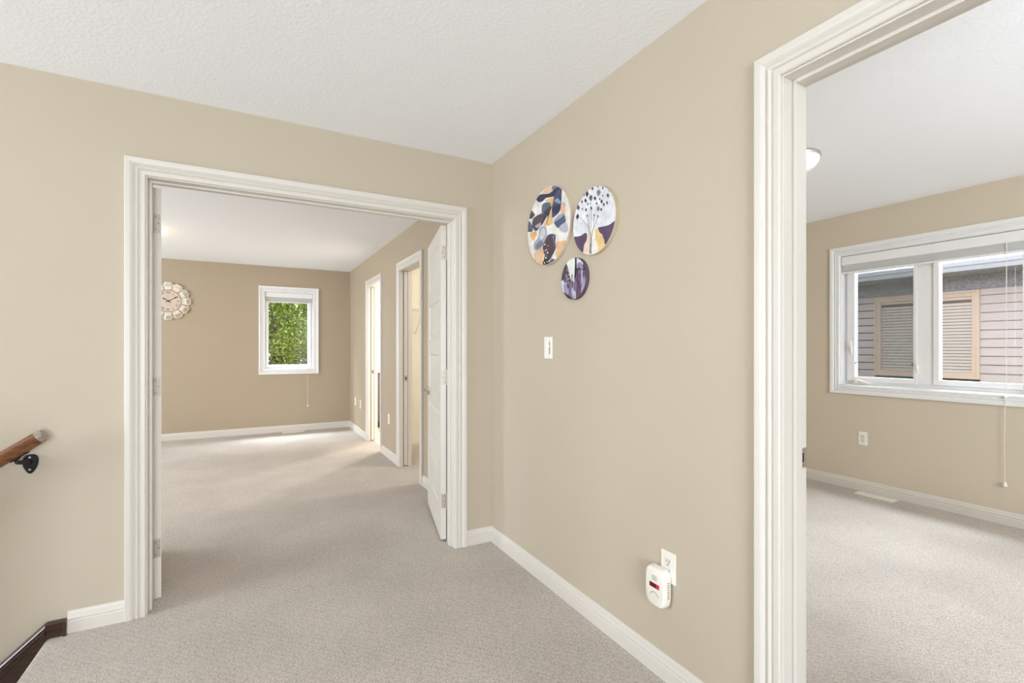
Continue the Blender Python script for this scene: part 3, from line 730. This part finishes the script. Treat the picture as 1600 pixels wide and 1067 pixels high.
c1 = [((226, 188, 160), [(240, 185), (290, 110), (370, 82), (378, 112), (350, 152), (290, 172)], S),
      ((120, 128, 148), [(368, 84), (440, 72), (480, 110), (420, 142), (372, 132)], S),
      ((228, 190, 138), [(285, 255), (392, 200), (378, 290), (362, 330), (362, 470), (372, 520), (320, 552), (258, 552), (320, 440), (350, 330), (330, 270)], S),
      ((64, 66, 86), [(176, 240), (215, 188), (245, 178), (330, 168), (420, 98), (468, 108), (425, 190), (330, 215), (288, 225), (252, 262), (212, 274)], S),
      ((82, 88, 114), [(388, 200), (420, 150), (470, 105), (480, 150), (466, 250), (472, 330), (440, 402), (395, 442), (368, 455), (364, 330), (380, 270)], S),
      ((150, 164, 188), [(390, 260), (425, 225), (464, 262), (460, 292), (420, 280)], S),
      ((60, 66, 92), [(372, 330), (462, 310), (468, 350), (425, 400), (372, 400)], S),
      ((228, 184, 158), [(470, 300), (502, 284), (526, 350), (522, 424), (470, 396)], S),
      ((190, 180, 186), [(485, 275), (520, 280), (525, 330), (500, 310)], S),
      ((86, 98, 122), [(388, 502), (440, 430), (502, 410), (526, 480), (510, 530), (440, 582), (402, 545)], S),
      ((160, 166, 182), [(395, 480), (470, 415), (500, 430), (400, 510)], S),
      ((184, 186, 198), [(440, 582), (526, 512), (556, 610), (502, 634)], S),
      ((102, 108, 124), [(246, 305), (300, 274), (348, 290), (332, 350), (282, 392), (244, 402)], S),
      ((72, 70, 84), [(262, 402), (352, 318), (346, 372), (302, 442), (234, 558)], S),
      ((94, 82, 92), [(124, 545), (140, 470), (200, 424), (266, 404), (272, 442), (240, 522), (182, 616), (140, 592)], S),
      ((170, 162, 170), [(160, 560), (200, 530), (235, 520), (200, 580)], S),
      ((86, 82, 94), [(93, 470), (100, 400), (124, 370), (162, 426), (120, 472)], False),
      ((90, 100, 122), [(70, 612), (76, 530), (100, 500), (136, 612), (90, 628)], S),
      ((236, 234, 226), [(298, 602), (340, 548), (402, 580), (442, 640), (380, 668), (312, 652)], S),
      ((226, 172, 112), [(103, 642), (182, 630), (150, 732), (124, 712)], S),
      ((166, 168, 184), [(148, 760), (200, 690), (224, 572), (290, 570), (306, 660), (282, 760), (250, 806), (180, 852), (150, 832)], S),
      ((205, 206, 214), [(215, 690), (240, 590), (275, 590), (280, 660), (240, 720)], S),
      ((128, 130, 150), [(165, 800), (230, 730), (262, 770), (190, 840)], S),
      ((230, 216, 210), [(80, 800), (120, 790), (150, 900), (120, 930), (90, 870)], S),
      ((88, 74, 82), [(248, 832), (310, 670), (402, 658), (392, 720), (412, 800), (372, 900), (332, 962), (268, 985), (258, 890)], S),
      ((150, 130, 165), [(372, 680), (396, 668), (390, 730), (408, 790), (395, 800)], S),
      ((228, 190, 154), [(155, 935), (170, 862), (250, 822), (268, 900), (262, 1012), (190, 985)], S),
      ((226, 184, 148), [(408, 905), (420, 760), (440, 738), (570, 733), (545, 800), (470, 892), (430, 935)], S),
      ((104, 108, 126), [(318, 1020), (342, 970), (362, 948), (425, 966), (372, 1002)], S),
      ((66, 56, 62), [(255, 1015), (275, 930), (300, 900), (325, 1010)], S)]
rr = random.Random(3)
for k in range(16):
    x, y = 262 + rr.random() * 62, 770 + rr.random() * 230; e = 5 + 5 * rr.random()
    c1.append(((238, 230, 224), [(x - e, y), (x, y - e), (x + e, y), (x, y + e)], S))
for k in range(12):
    x, y = 485 + 55 * rr.random(), 215 + 270 * rr.random(); e = 4 + 4 * rr.random()
    c1.append(((214, 190, 172), [(x - e * .6, y), (x, y - e), (x + e * .6, y), (x, y + e)], S))
canvas(2.074, 1.882, .202, Z5, (232, 228, 222), c1, 'large round canvas of navy, peach and brown abstract shapes', (206, 190, 170))

c2 = [((236, 230, 222), [(700, 905), (735, 790), (780, 650), (850, 560), (915, 600), (990, 780), (900, 910)], S),
      ((228, 196, 140), [(872, 640), (890, 585), (915, 610), (962, 655), (995, 770), (930, 852), (905, 800)], S),
      ((238, 214, 196), [(735, 840), (770, 700), (800, 640), (815, 880), (760, 890)], S),
      ((98, 78, 104), [(600, 694), (700, 675), (752, 640), (778, 652), (776, 720), (742, 790), (728, 880), (660, 830), (600, 770)], S),
      ((98, 78, 106), [(912, 578), (960, 565), (1050, 540), (1140, 480), (1160, 600), (1080, 740), (1002, 800), (976, 680), (930, 632)], S)]
LEAF = [(780, 175, 32), (825, 222, 30), (875, 228, 20), (918, 158, 34), (845, 108, 20), (720, 268, 16), (762, 255, 22), (790, 295, 16), (820, 290, 8), (675, 335, 28),
        (668, 445, 26), (725, 355, 12), (768, 365, 16), (830, 345, 18), (895, 290, 15), (915, 348, 26), (955, 265, 20), (980, 300, 17), (932, 235, 11), (968, 195, 11),
        (1030, 195, 20), (1020, 280, 16), (950, 360, 16), (780, 435, 14), (866, 428, 11), (910, 440, 12), (970, 105, 12), (910, 88, 16), (1045, 130, 14), (745, 185, 14)]
for i, (x, y, e) in enumerate(LEAF):
    rgb = [(74, 70, 92), (92, 92, 116), (66, 62, 84), (128, 130, 150)][i % 4]
    pts = []
    for k in range(12):                              # ragged pointed leaf blots, taller than wide
        a = 2 * PI * k / 12; q = e * (1.0 if k % 3 == 0 else rr.uniform(.62, .95))
        pts.append((x + q * .72 * math.cos(a), y + q * 1.35 * math.sin(a)))
    c2.append((rgb, pts, False))
STEM = [[(822, 890), (815, 760), (800, 600), (782, 550), (700, 455)], [(826, 890), (822, 640), (800, 560), (785, 450)], [(830, 890), (835, 700), (862, 555), (866, 440)],
        [(812, 890), (830, 700), (850, 600), (885, 520), (910, 450)], [(834, 890), (826, 700), (832, 560), (832, 360)], [(805, 890), (828, 740), (812, 600), (805, 420)]]
canvas(1.699, 1.821, .152, Z5, (226, 226, 232), c2, 'medium round canvas of dark leaves on thin stems above purple hills', (196, 178, 152), STEM)

Z6 = (860, 390, 11.85)
c3 = [((224, 228, 224), [(285, 260), (370, 170), (458, 150), (456, 480), (432, 610), (368, 555), (342, 430), (318, 300)], S),
      ((204, 202, 214), [(488, 146), (580, 156), (660, 240), (600, 335), (488, 340)], S),
      ((150, 142, 160), [(500, 250), (560, 240), (600, 300), (560, 350), (500, 350)], S),
      ((82, 72, 76), [(200, 590), (212, 480), (250, 355), (300, 235), (296, 400), (246, 565)], S),
      ((70, 62, 72), [(250, 470), (330, 400), (375, 560), (380, 620), (300, 610), (255, 560)], S),
      ((66, 50, 70), [(455, 140), (487, 140), (486, 200), (472, 340), (484, 480), (440, 580), (456, 250)], False),
      ((214, 212, 224), [(190, 610), (246, 572), (256, 790), (200, 700)], S),
      ((160, 150, 186), [(250, 640), (330, 640), (330, 860), (260, 800)], S),
      ((176, 170, 196), [(388, 590), (432, 612), (412, 900), (392, 720)], S),
      ((106, 76, 98), [(490, 640), (552, 590), (552, 870), (490, 890)], S),
      ((88, 66, 90), [(490, 360), (560, 350), (550, 560), (490, 620)], S),
      ((202, 196, 216), [(570, 400), (602, 395), (600, 610), (575, 620)], S),
      ((164, 160, 196), [(600, 510), (668, 480), (648, 690), (572, 810), (582, 640)], S),
      ((74, 60, 70), [(615, 255), (700, 270), (725, 410), (690, 440), (605, 335)], S),
      ((110, 92, 120), [(610, 420), (690, 430), (680, 520), (610, 500)], S),
      ((190, 184, 206), [(430, 760), (475, 800), (465, 930), (430, 900)], S),
      ((70, 58, 66), [(255, 800), (300, 820), (400, 900), (340, 910)], S)]
for k in range(26):
    x, y = 262 + rr.random() * 105, 430 + rr.random() * 260; e = 4 + 7 * rr.random()
    c3.append(((226, 220, 230), [(x - e, y), (x, y - e), (x + e, y), (x, y + e)], S))
for k in range(22):
    x, y = 300 + rr.random() * 360, 350 + rr.random() * 330; e = 4 + 5 * rr.random(); hh = 60 + 90 * rr.random()
    c3.append(((150, 138, 168) if k % 2 else (84, 64, 88), [(x - e, y), (x + e, y - 10), (x + e * .6, y + hh), (x - e * .6, y + hh + 8)], False))
canvas(1.849, 1.579, .0995, Z6, (124, 106, 130), c3, 'small round canvas of streaked purple and white brushwork', (92, 74, 88))

# ------------------------------------------------------------------ wall clock in the bedroom
ck = empty('wall_clock', (-0.970, Y2, 1.872)); tag(ck, 'round wall clock with a ring of white mirrored tiles and roman numerals', 'clock')
CKF = mat('antique_white_clock_paint', srgb(222, 210, 196), .5, noise=.10, nscale=22)
CKT = mat('whitewashed_clock_tile', srgb(226, 216, 200), .3, noise=.08, nscale=14)
CKM = mat('bevelled_mirror_tile', srgb(226, 218, 204), .08, metal=.75, noise=.04)
CKB = mat('clock_black_print', srgb(52, 44, 42), .6, noise=.05)
mb = MB(); mb.lathe([(0, 0), (.185, 0), (.185, .014), (0, .014)], (0, 0, 0), (0, -1, 0), 48); mb.build('back_disc', CKF, ck, smooth=30)
mb = MB(); mb.lathe([(.0, .014), (.146, .014), (.152, .020), (.150, .024), (.142, .0235), (.140, .020), (0, .020)], (0, 0, 0), (0, -1, 0), 48); mb.build('dial', mat('weathered_dial', srgb(214, 196, 180), .6, noise=.14, nscale=20), ck, smooth=30)
mb = MB(); mb.tube([(.1455 * math.cos(2 * PI * k / 48), -.0235, .1455 * math.sin(2 * PI * k / 48)) for k in range(49)], .0022, 6); mb.build('dial_ring', CKB, ck, smooth=50)
for k in range(24):
    a = 2 * PI * (k + .5 * 0) / 24; long = k % 2 == 0
    r0, r1, hw = .152, (.253 if long else .236), (.040 if long else .034)
    d = Vector((math.sin(a), 0, math.cos(a))); s_ = Vector((math.cos(a), 0, -math.sin(a))); dep = -.020 if long else -.012
    def rect(rin, rout, w_, y): return [d * rin - s_ * w_ + Vector((0, y, 0)), d * rin + s_ * w_ + Vector((0, y, 0)), d * rout + s_ * w_ + Vector((0, y, 0)), d * rout - s_ * w_ + Vector((0, y, 0))]
    mb = MB(); mb.loft([rect(r0, r1, hw, dep + .009), rect(r0, r1, hw, dep), rect(r0 + .006, r1 - .006, hw - .006, dep - .002)])
    to = mb.build('frame_tile', CKT, ck)
    mb = MB(); rc = (r1 - .056, r1 - .007)
    mb.loft([rect(rc[0], rc[1], hw - .006, dep - .0018), rect(rc[0] + .003, rc[1] - .003, hw - .009, dep - .0034)]); mb.build('mirror', CKM, to)
for k, s_ in enumerate(['XII', 'I', 'II', 'III', 'IV', 'V', 'VI', 'VII', 'VIII', 'IX', 'X', 'XI']):
    a = 2 * PI * k / 12; p = Vector((-.970 + .112 * math.sin(a), Y2 - .0208, 1.872 + .112 * math.cos(a)))
    Mx = Matrix.Translation(p) @ Matrix.Rotation(a, 4, 'Y') @ Matrix.Rotation(PI / 2, 4, 'X')
    text_mesh(s_, .040, Mx, mat('clock_numeral_brown', srgb(130, 108, 96), .6, noise=.05), ck)
def hand(ang, ln, w_, name, y):
    d = Vector((math.sin(ang), 0, math.cos(ang))); s_ = Vector((math.cos(ang), 0, -math.sin(ang)))
    pts = [-d * .035 + s_ * w_, -d * .035 - s_ * w_, d * ln * .72 - s_ * w_ * .7, d * ln * .80 - s_ * w_ * 2.0, d * ln, d * ln * .80 + s_ * w_ * 2.0, d * ln * .72 + s_ * w_ * .7]
    mb = MB(); mb.loft([[p + Vector((0, y, 0)) for p in pts], [p + Vector((0, y - .0015, 0)) for p in pts]]); mb.build(name, CKB, ck)
hand(math.radians(-58), .072, .0045, 'hour_hand', -.024); hand(math.radians(60), .112, .0036, 'minute_hand', -.027)
mb = MB(); mb.lathe([(0, 0), (.008, 0), (.008, .010), (0, .012)], (0, -.020, 0), (0, -1, 0), 14); mb.build('hub', CKB, ck, smooth=40)

# ------------------------------------------------------------------ ceiling lamps
def lamp(loc, rad, drop, strength, label, col):
    r = empty('ceiling_lamp', loc); tag(r, label, 'ceiling lamp')
    mb = MB(); mb.lathe([(0, 0), (rad * .98, 0), (rad * 1.0, -.012), (rad * .97, -.022), (0, -.022)], (0, 0, 0), (0, 0, 1), 40); mb.build('ring', NICKEL, r, smooth=30)
    prof = [(rad * .955 * math.cos(PI / 2 * k / 10), -.020 - (drop - .020) * math.sin(PI / 2 * k / 10)) for k in range(11)]
    g = mat('lamp_glass_%s' % label.split()[-1], srgb(244, 243, 240), .25, noise=.004, emit=((*col, 1), strength))
    mb = MB(); mb.lathe([(0, -.018)] + prof, (0, 0, 0), (0, 0, 1), 40); mb.build('shade', g, r, smooth=60)
    for k in range(3):
        a = 2 * PI * k / 3 - .5
        mb = MB(); mb.lathe([(0, 0), (.006, 0), (.007, .008), (.004, .014), (0, .015)], (rad * .985 * math.cos(a), rad * .985 * math.sin(a), -.014), (math.cos(a), math.sin(a), -.3), 10); mb.build('clip_screw', NICKEL, r, smooth=40)
    return r
lamp((2.977, 1.759, CH), .150, .112, .12, 'white glass dome lamp on the guest room ceiling', (1, .97, .93))
lamp((-1.00, 5.93, CH), .160, .110, 25.0, 'warm glowing dome lamp above the bedroom', (1, .80, .58))
lamp((-0.7, 0.75, CH), .170, .115, 4.0, 'added warm fill lamp over the landing', (1, .93, .84))  # unseen lamp, added to brighten the hall floor and ceiling
lamp((2.6, 4.3, CH), .130, .100, 130.0, 'warm dome lamp inside the closet', (1, .95, .87))

# ------------------------------------------------------------------ closet wire shelf
ws = empty('wire_shelf', (2.3, 5.62, 1.70)); tag(ws, 'white wire shelf on the cream closet wall', 'shelf')
WIRE = mat('white_coated_wire', srgb(236, 230, 216), .4, noise=.01)
for yy, zz, rr_ in ((-.005, 0, .004), (-.15, 0, .003), (-.30, 0, .004), (-.30, -.045, .004)):
    MB().tube([(-.80, yy, zz), (.80, yy, zz)], rr_, 6).build('long_wire', WIRE, ws, smooth=50)
for k in range(41):
    x = -.80 + 1.6 * k / 40
    MB().tube([(x, -.004, .003), (x, -.298, .003), (x, -.303, -.045)], .0016, 4).build('cross_wire', WIRE, ws, smooth=50)
for x in (-.55, 0.0, .55):
    MB().tube([(x, -.29, -.01), (x, -.005, -.28)], .005, 6).build('brace', WIRE, ws, smooth=50)

# ------------------------------------------------------------------ bathroom vanity, tap, light
VAN = wood_mat('dark_grey_vanity', srgb(92, 84, 90), srgb(70, 64, 70), .4)
va = empty('bathroom_vanity', (2.2, 7.6, 0)); tag(va, 'dark grey bathroom vanity with a white top', 'vanity')
MB().box(-.60, -.15, .09, .60, .188, .86).build('cabinet', VAN, va)
MB().box(-.57, -.12, .006, .57, .188, .09).build('toe_kick', DARKSLOT, va)
for k in range(3):
    x0 = -.585 + k * .395
    d = MB().box(x0, -.168, .12, x0 + .38, -.15, .83).build('door', VAN, va, bevel=.003)
    MB().box(x0 + .05, -.171, .18, x0 + .33, -.167, .77).build('panel', VAN, d, bevel=.001)
    MB().tube([(x0 + .34, -.172, .62), (x0 + .34, -.195, .63), (x0 + .34, -.195, .71), (x0 + .34, -.172, .72)], .005, 8).build('handle', NICKEL, d, smooth=50)
MB().box(-.62, -.185, .86, .62, .19, .895).build('countertop', mat('white_stone_top', srgb(240, 238, 234), .15, noise=.02), va, bevel=.004)
tp = empty('basin_tap', (1.83, 7.62, .895)); tag(tp, 'chrome tap standing on the vanity top', 'tap')
MB().tube([(0, .06, 0), (0, .06, .12), (0, .03, .17), (0, -.04, .17), (0, -.06, .14)], .013, 10).build('spout', NICKEL, tp, smooth=50)
MB().lathe([(0, 0), (.028, 0), (.026, .012), (.016, .016), (0, .016)], (0, .06, 0), (0, 0, 1), 16).build('base', NICKEL, tp, smooth=40)
MB().tube([(0, .06, .13), (.0, .09, .18)], .008, 8).build('lever', NICKEL, tp, smooth=50)
vl = empty('vanity_light', (1.95, Y2 - .006, 1.96)); tag(vl, 'glowing bar light on the bathroom wall over the vanity', 'wall light')
MB().box(-.28, -.03, -.03, .28, 0, .03).build('back_plate', NICKEL, vl, bevel=.003)
GL = mat('vanity_globe_glass', srgb(250, 244, 230), .3, noise=.004, emit=((1, .85, .62, 1), 30.0))
for k in range(3):
    x = -.2 + k * .2
    MB().lathe([(0, 0), (.030, .004), (.055, .04), (.058, .07), (.05, .11), (.02, .13), (0, .132)], (x, -.075, -.10), (0, 0, 1), 20).build('globe', GL, vl, smooth=50)

# ------------------------------------------------------------------ neighbouring house outside the guest room window
NX = 7.50
GROUND = mat('dry_lawn', srgb(150, 152, 110), .95, noise=.25, nscale=1.2)
struct(MB().box(-60, -60, -3.3, 90, 160, -3.0).build('ground', GROUND), 'dry pale lawn outside below the windows', 'ground')
nh = empty('neighbouring_house', (NX, 3, -3)); tag(nh, 'neighbouring house with pale pink siding and a tan framed window', 'house')
def nb(mb, name, mats, **k):
    o = mb.build(name, mats, **k); return adopt(o, nh)
SID = mat('pale_pink_vinyl_siding', srgb(214, 204, 202), .5, noise=.03, nscale=4)
TANF = mat('tan_window_trim', srgb(226, 206, 188), .5, noise=.03, nscale=6)
FRZ = mat('grey_pebbled_frieze', srgb(160, 163, 172), .95, noise=.34, nscale=44, detail=6, bump=.3, bscale=120)
GUT = mat('blue_grey_gutter', srgb(196, 202, 214), .35, noise=.02)
nb(MB().box(NX + .03, -3, -3, NX + 7, 8, 2.10), 'wall_core', mat('siding_gap_shade', srgb(62, 54, 52), .8, noise=.05))  # core coloured dark to paint the shadow lines between siding boards
E_ = .1016; ZT = 1.915; ny0, ny1 = 2.235, 3.310; nz0, nz1 = .872, 1.930
k = 0
while True:
    zt = ZT - .053 - k * E_ + E_; zb = zt - E_
    if zt < -.3: break
    segs = [(-1.5, 7.0)] if (zt < nz0 + .01 or zb > nz1) else [(-1.5, ny0), (ny1, 7.0)]
    for a, b in segs:
        mb = MB(); zt -= .0055
        pr = [(NX + .032, zb), (NX - .008, zb), (NX - .009, zb + .004), (NX - .003, zb + E_ * .5), (NX + .004, zt), (NX + .032, zt)]
        mb.loft([[(x, a, z) for x, z in pr], [(x, b, z) for x, z in pr]]); nb(mb, 'siding_board', SID)
    k += 1
nb(MB().box(NX - .010, -1.5, ZT - .01 + .03, NX + .03, ny0, 2.105), 'frieze_board', FRZ)
nb(MB().box(NX - .010, ny1, ZT - .01 + .03, NX + .03, 7.0, 2.105), 'frieze_board', FRZ)
nb(MB().box(NX - .010, ny0, nz1, NX + .03, ny1, 2.105), 'frieze_board', FRZ)
nb(MB().box(NX - .40, -3, 2.105, NX + .03, 8, 2.13), 'soffit', FRZ)
mb = MB(); gp = [(NX - .40, 2.115), (NX - .47, 2.115), (NX - .485, 2.16), (NX - .50, 2.17), (NX - .51, 2.215), (NX - .495, 2.222), (NX - .40, 2.222)]
mb.loft([[(x, -3, z) for x, z in gp], [(x, 8, z) for x, z in gp]]); nb(mb, 'gutter', GUT)
ROOF = mat('grey_shingle_roof', srgb(110, 108, 108), .95, noise=.3, nscale=20)
mb = MB(); mb.loft([[(NX - .45, -3, 2.19), (NX + 3.5, -3, 3.55), (NX + 7.4, -3, 2.19), (NX + 7.4, -3, 2.14), (NX - .45, -3, 2.14)], [(NX - .45, 8, 2.19), (NX + 3.5, 8, 3.55), (NX + 7.4, 8, 2.19), (NX + 7.4, 8, 2.14), (NX - .45, 8, 2.14)]]); nb(mb, 'roof', ROOF)
# its window
def ring4(a0, a1, z0, z1, w_, x0, x1, mb):
    mb.box(x0, a0, z0, x1, a0 + w_, z1); mb.box(x0, a1 - w_, z0, x1, a1, z1); mb.box(x0, a0 + w_, z0, x1, a1 - w_, z0 + w_); mb.box(x0, a0 + w_, z1 - w_, x1, a1 - w_, z1)
wn = MB(); ring4(ny0, ny1, nz0, nz1, .030, NX - .030, NX + .03, wn); wo = nb(wn, 'window', TANF, bevel=.003)
def nbs(mb, name, mats, **k):
    o = mb.build(name, mats, **k); o.parent = wo; o.matrix_parent_inverse = (Matrix.Translation(nh.location)).inverted() @ Matrix.Identity(4)
    o.matrix_parent_inverse = Matrix.Identity(4); return o
mb = MB(); ring4(ny0 + .030, ny1 - .030, nz0 + .030, nz1 - .030, .042, NX - .018, NX + .02, mb); nbs(mb, 'sash', TANF, bevel=.003)
MB_ = MB().box(NX + .004, ny0 + .07, nz0 + .07, NX + .008, ny1 - .07, nz1 - .07); nbs(MB_, 'pane', glass_mat('neighbour_glass', (1, 1, 1, 1), .12))
NBL = mat('neighbour_blind', srgb(240, 240, 232), .5, noise=.02)
mb = MB(); zz = nz0 + .075
while zz < nz1 - .165:
    mb.loft([[(NX + .012, ny0 + .075, zz), (NX + .014, ny0 + .075, zz + .031), (NX + .016, ny0 + .075, zz + .031), (NX + .0145, ny0 + .075, zz)],
             [(NX + .012, ny1 - .075, zz), (NX + .014, ny1 - .075, zz + .031), (NX + .016, ny1 - .075, zz + .031), (NX + .0145, ny1 - .075, zz)]]); zz += .0385
tag(nbs(mb, 'blind_slats', NBL), kind='stuff')
nbs(MB().box(NX + .020, ny0 + .06, nz0 + .06, NX + .024, ny1 - .06, nz1 - .06), 'dark_backing_sheet', mat('painted_dim_backing', srgb(84, 88, 90), .9, noise=.2, nscale=6))  # flat dark sheet, painted as the shade behind the slats
nbs(MB().box(NX + .010, ny0 + .075, nz1 - .105, NX + .019, ny1 - .075, nz1 - .072), 'blind_valance', NBL)

# ------------------------------------------------------------------ tree outside the bedroom window
def leafy_tree(loc, h_c, rx, rz, n_cl, n_leaf, label, seed):
    rd = random.Random(seed)
    r = empty('broadleaf_tree', loc); tag(r, label, 'tree', None)
    BARK = mat('grey_brown_bark', srgb(96, 80, 64), .9, noise=.3, nscale=14)
    mb = MB(); mb.tube([(0, 0, 0), (.08, 0, h_c * .35), (-.05, .05, h_c * .7), (.05, 0, h_c)], [.24, .19, .15, .08], 12)
    cl = []
    for k in range(n_cl):
        while True:
            x, y, z = rd.uniform(-1, 1), rd.uniform(-1, 1), rd.uniform(-1, 1)
            q = x * x + y * y + z * z
            if q < 1: break
        cl.append(Vector((x * rx, y * rx * .8, h_c + z * rz)))
    for c in cl[::4]:
        mb.tube([(0, 0, h_c * .55 + .25 * (c.z - h_c * .55)), tuple(c * .5 + Vector((0, 0, h_c * .28))), tuple(c)], [.07, .04, .012], 6)
    mb.build('trunk', BARK, r, smooth=50)
    LV = []
    for i, rgb in enumerate([(164, 184, 68), (122, 152, 50), (196, 206, 100), (84, 118, 44)]):
        m_ = mat('leaf_green_%d' % i, srgb(*rgb), .55, noise=.15, nscale=9)
        LV.append(m_)
    vs_, fs, ms = [], [], []
    for c in cl:
        cr = rd.uniform(.40, .85)
        for k in range(n_leaf):
            d = Vector((rd.gauss(0, 1), rd.gauss(0, 1), rd.gauss(0, .8))).normalized() * (cr * rd.uniform(.55, 1.0))
            p = c + d; s = rd.uniform(.032, .062)
            u = Vector((rd.gauss(0, 1), rd.gauss(0, 1), rd.gauss(-.6, .6))).normalized(); w_ = u.cross(Vector((rd.gauss(0, .6), rd.gauss(0, .6), 1)))
            if w_.length < .01: continue
            w_.normalize(); b_ = len(vs_)
            vs_ += [tuple(p - u * s), tuple(p + w_ * s * .42), tuple(p + u * s), tuple(p - w_ * s * .42)]
            fs.append((b_, b_ + 1, b_ + 2, b_ + 3)); ms.append(0 if rd.random() < .4 else rd.randrange(4))
    me = bpy.data.meshes.new('foliage'); me.from_pydata(vs_, [], fs)
    for m_ in LV: me.materials.append(m_)
    me.polygons.foreach_set('material_index', ms)
    o = bpy.data.objects.new('foliage', me); COL.objects.link(o); o.parent = r; tag(o, kind='stuff')
    return r
leafy_tree((1.0, 15.5, -3.0), 5.0, 3.2, 2.8, 235, 380, 'bright green leafy tree growing outside the bedroom window', 5)
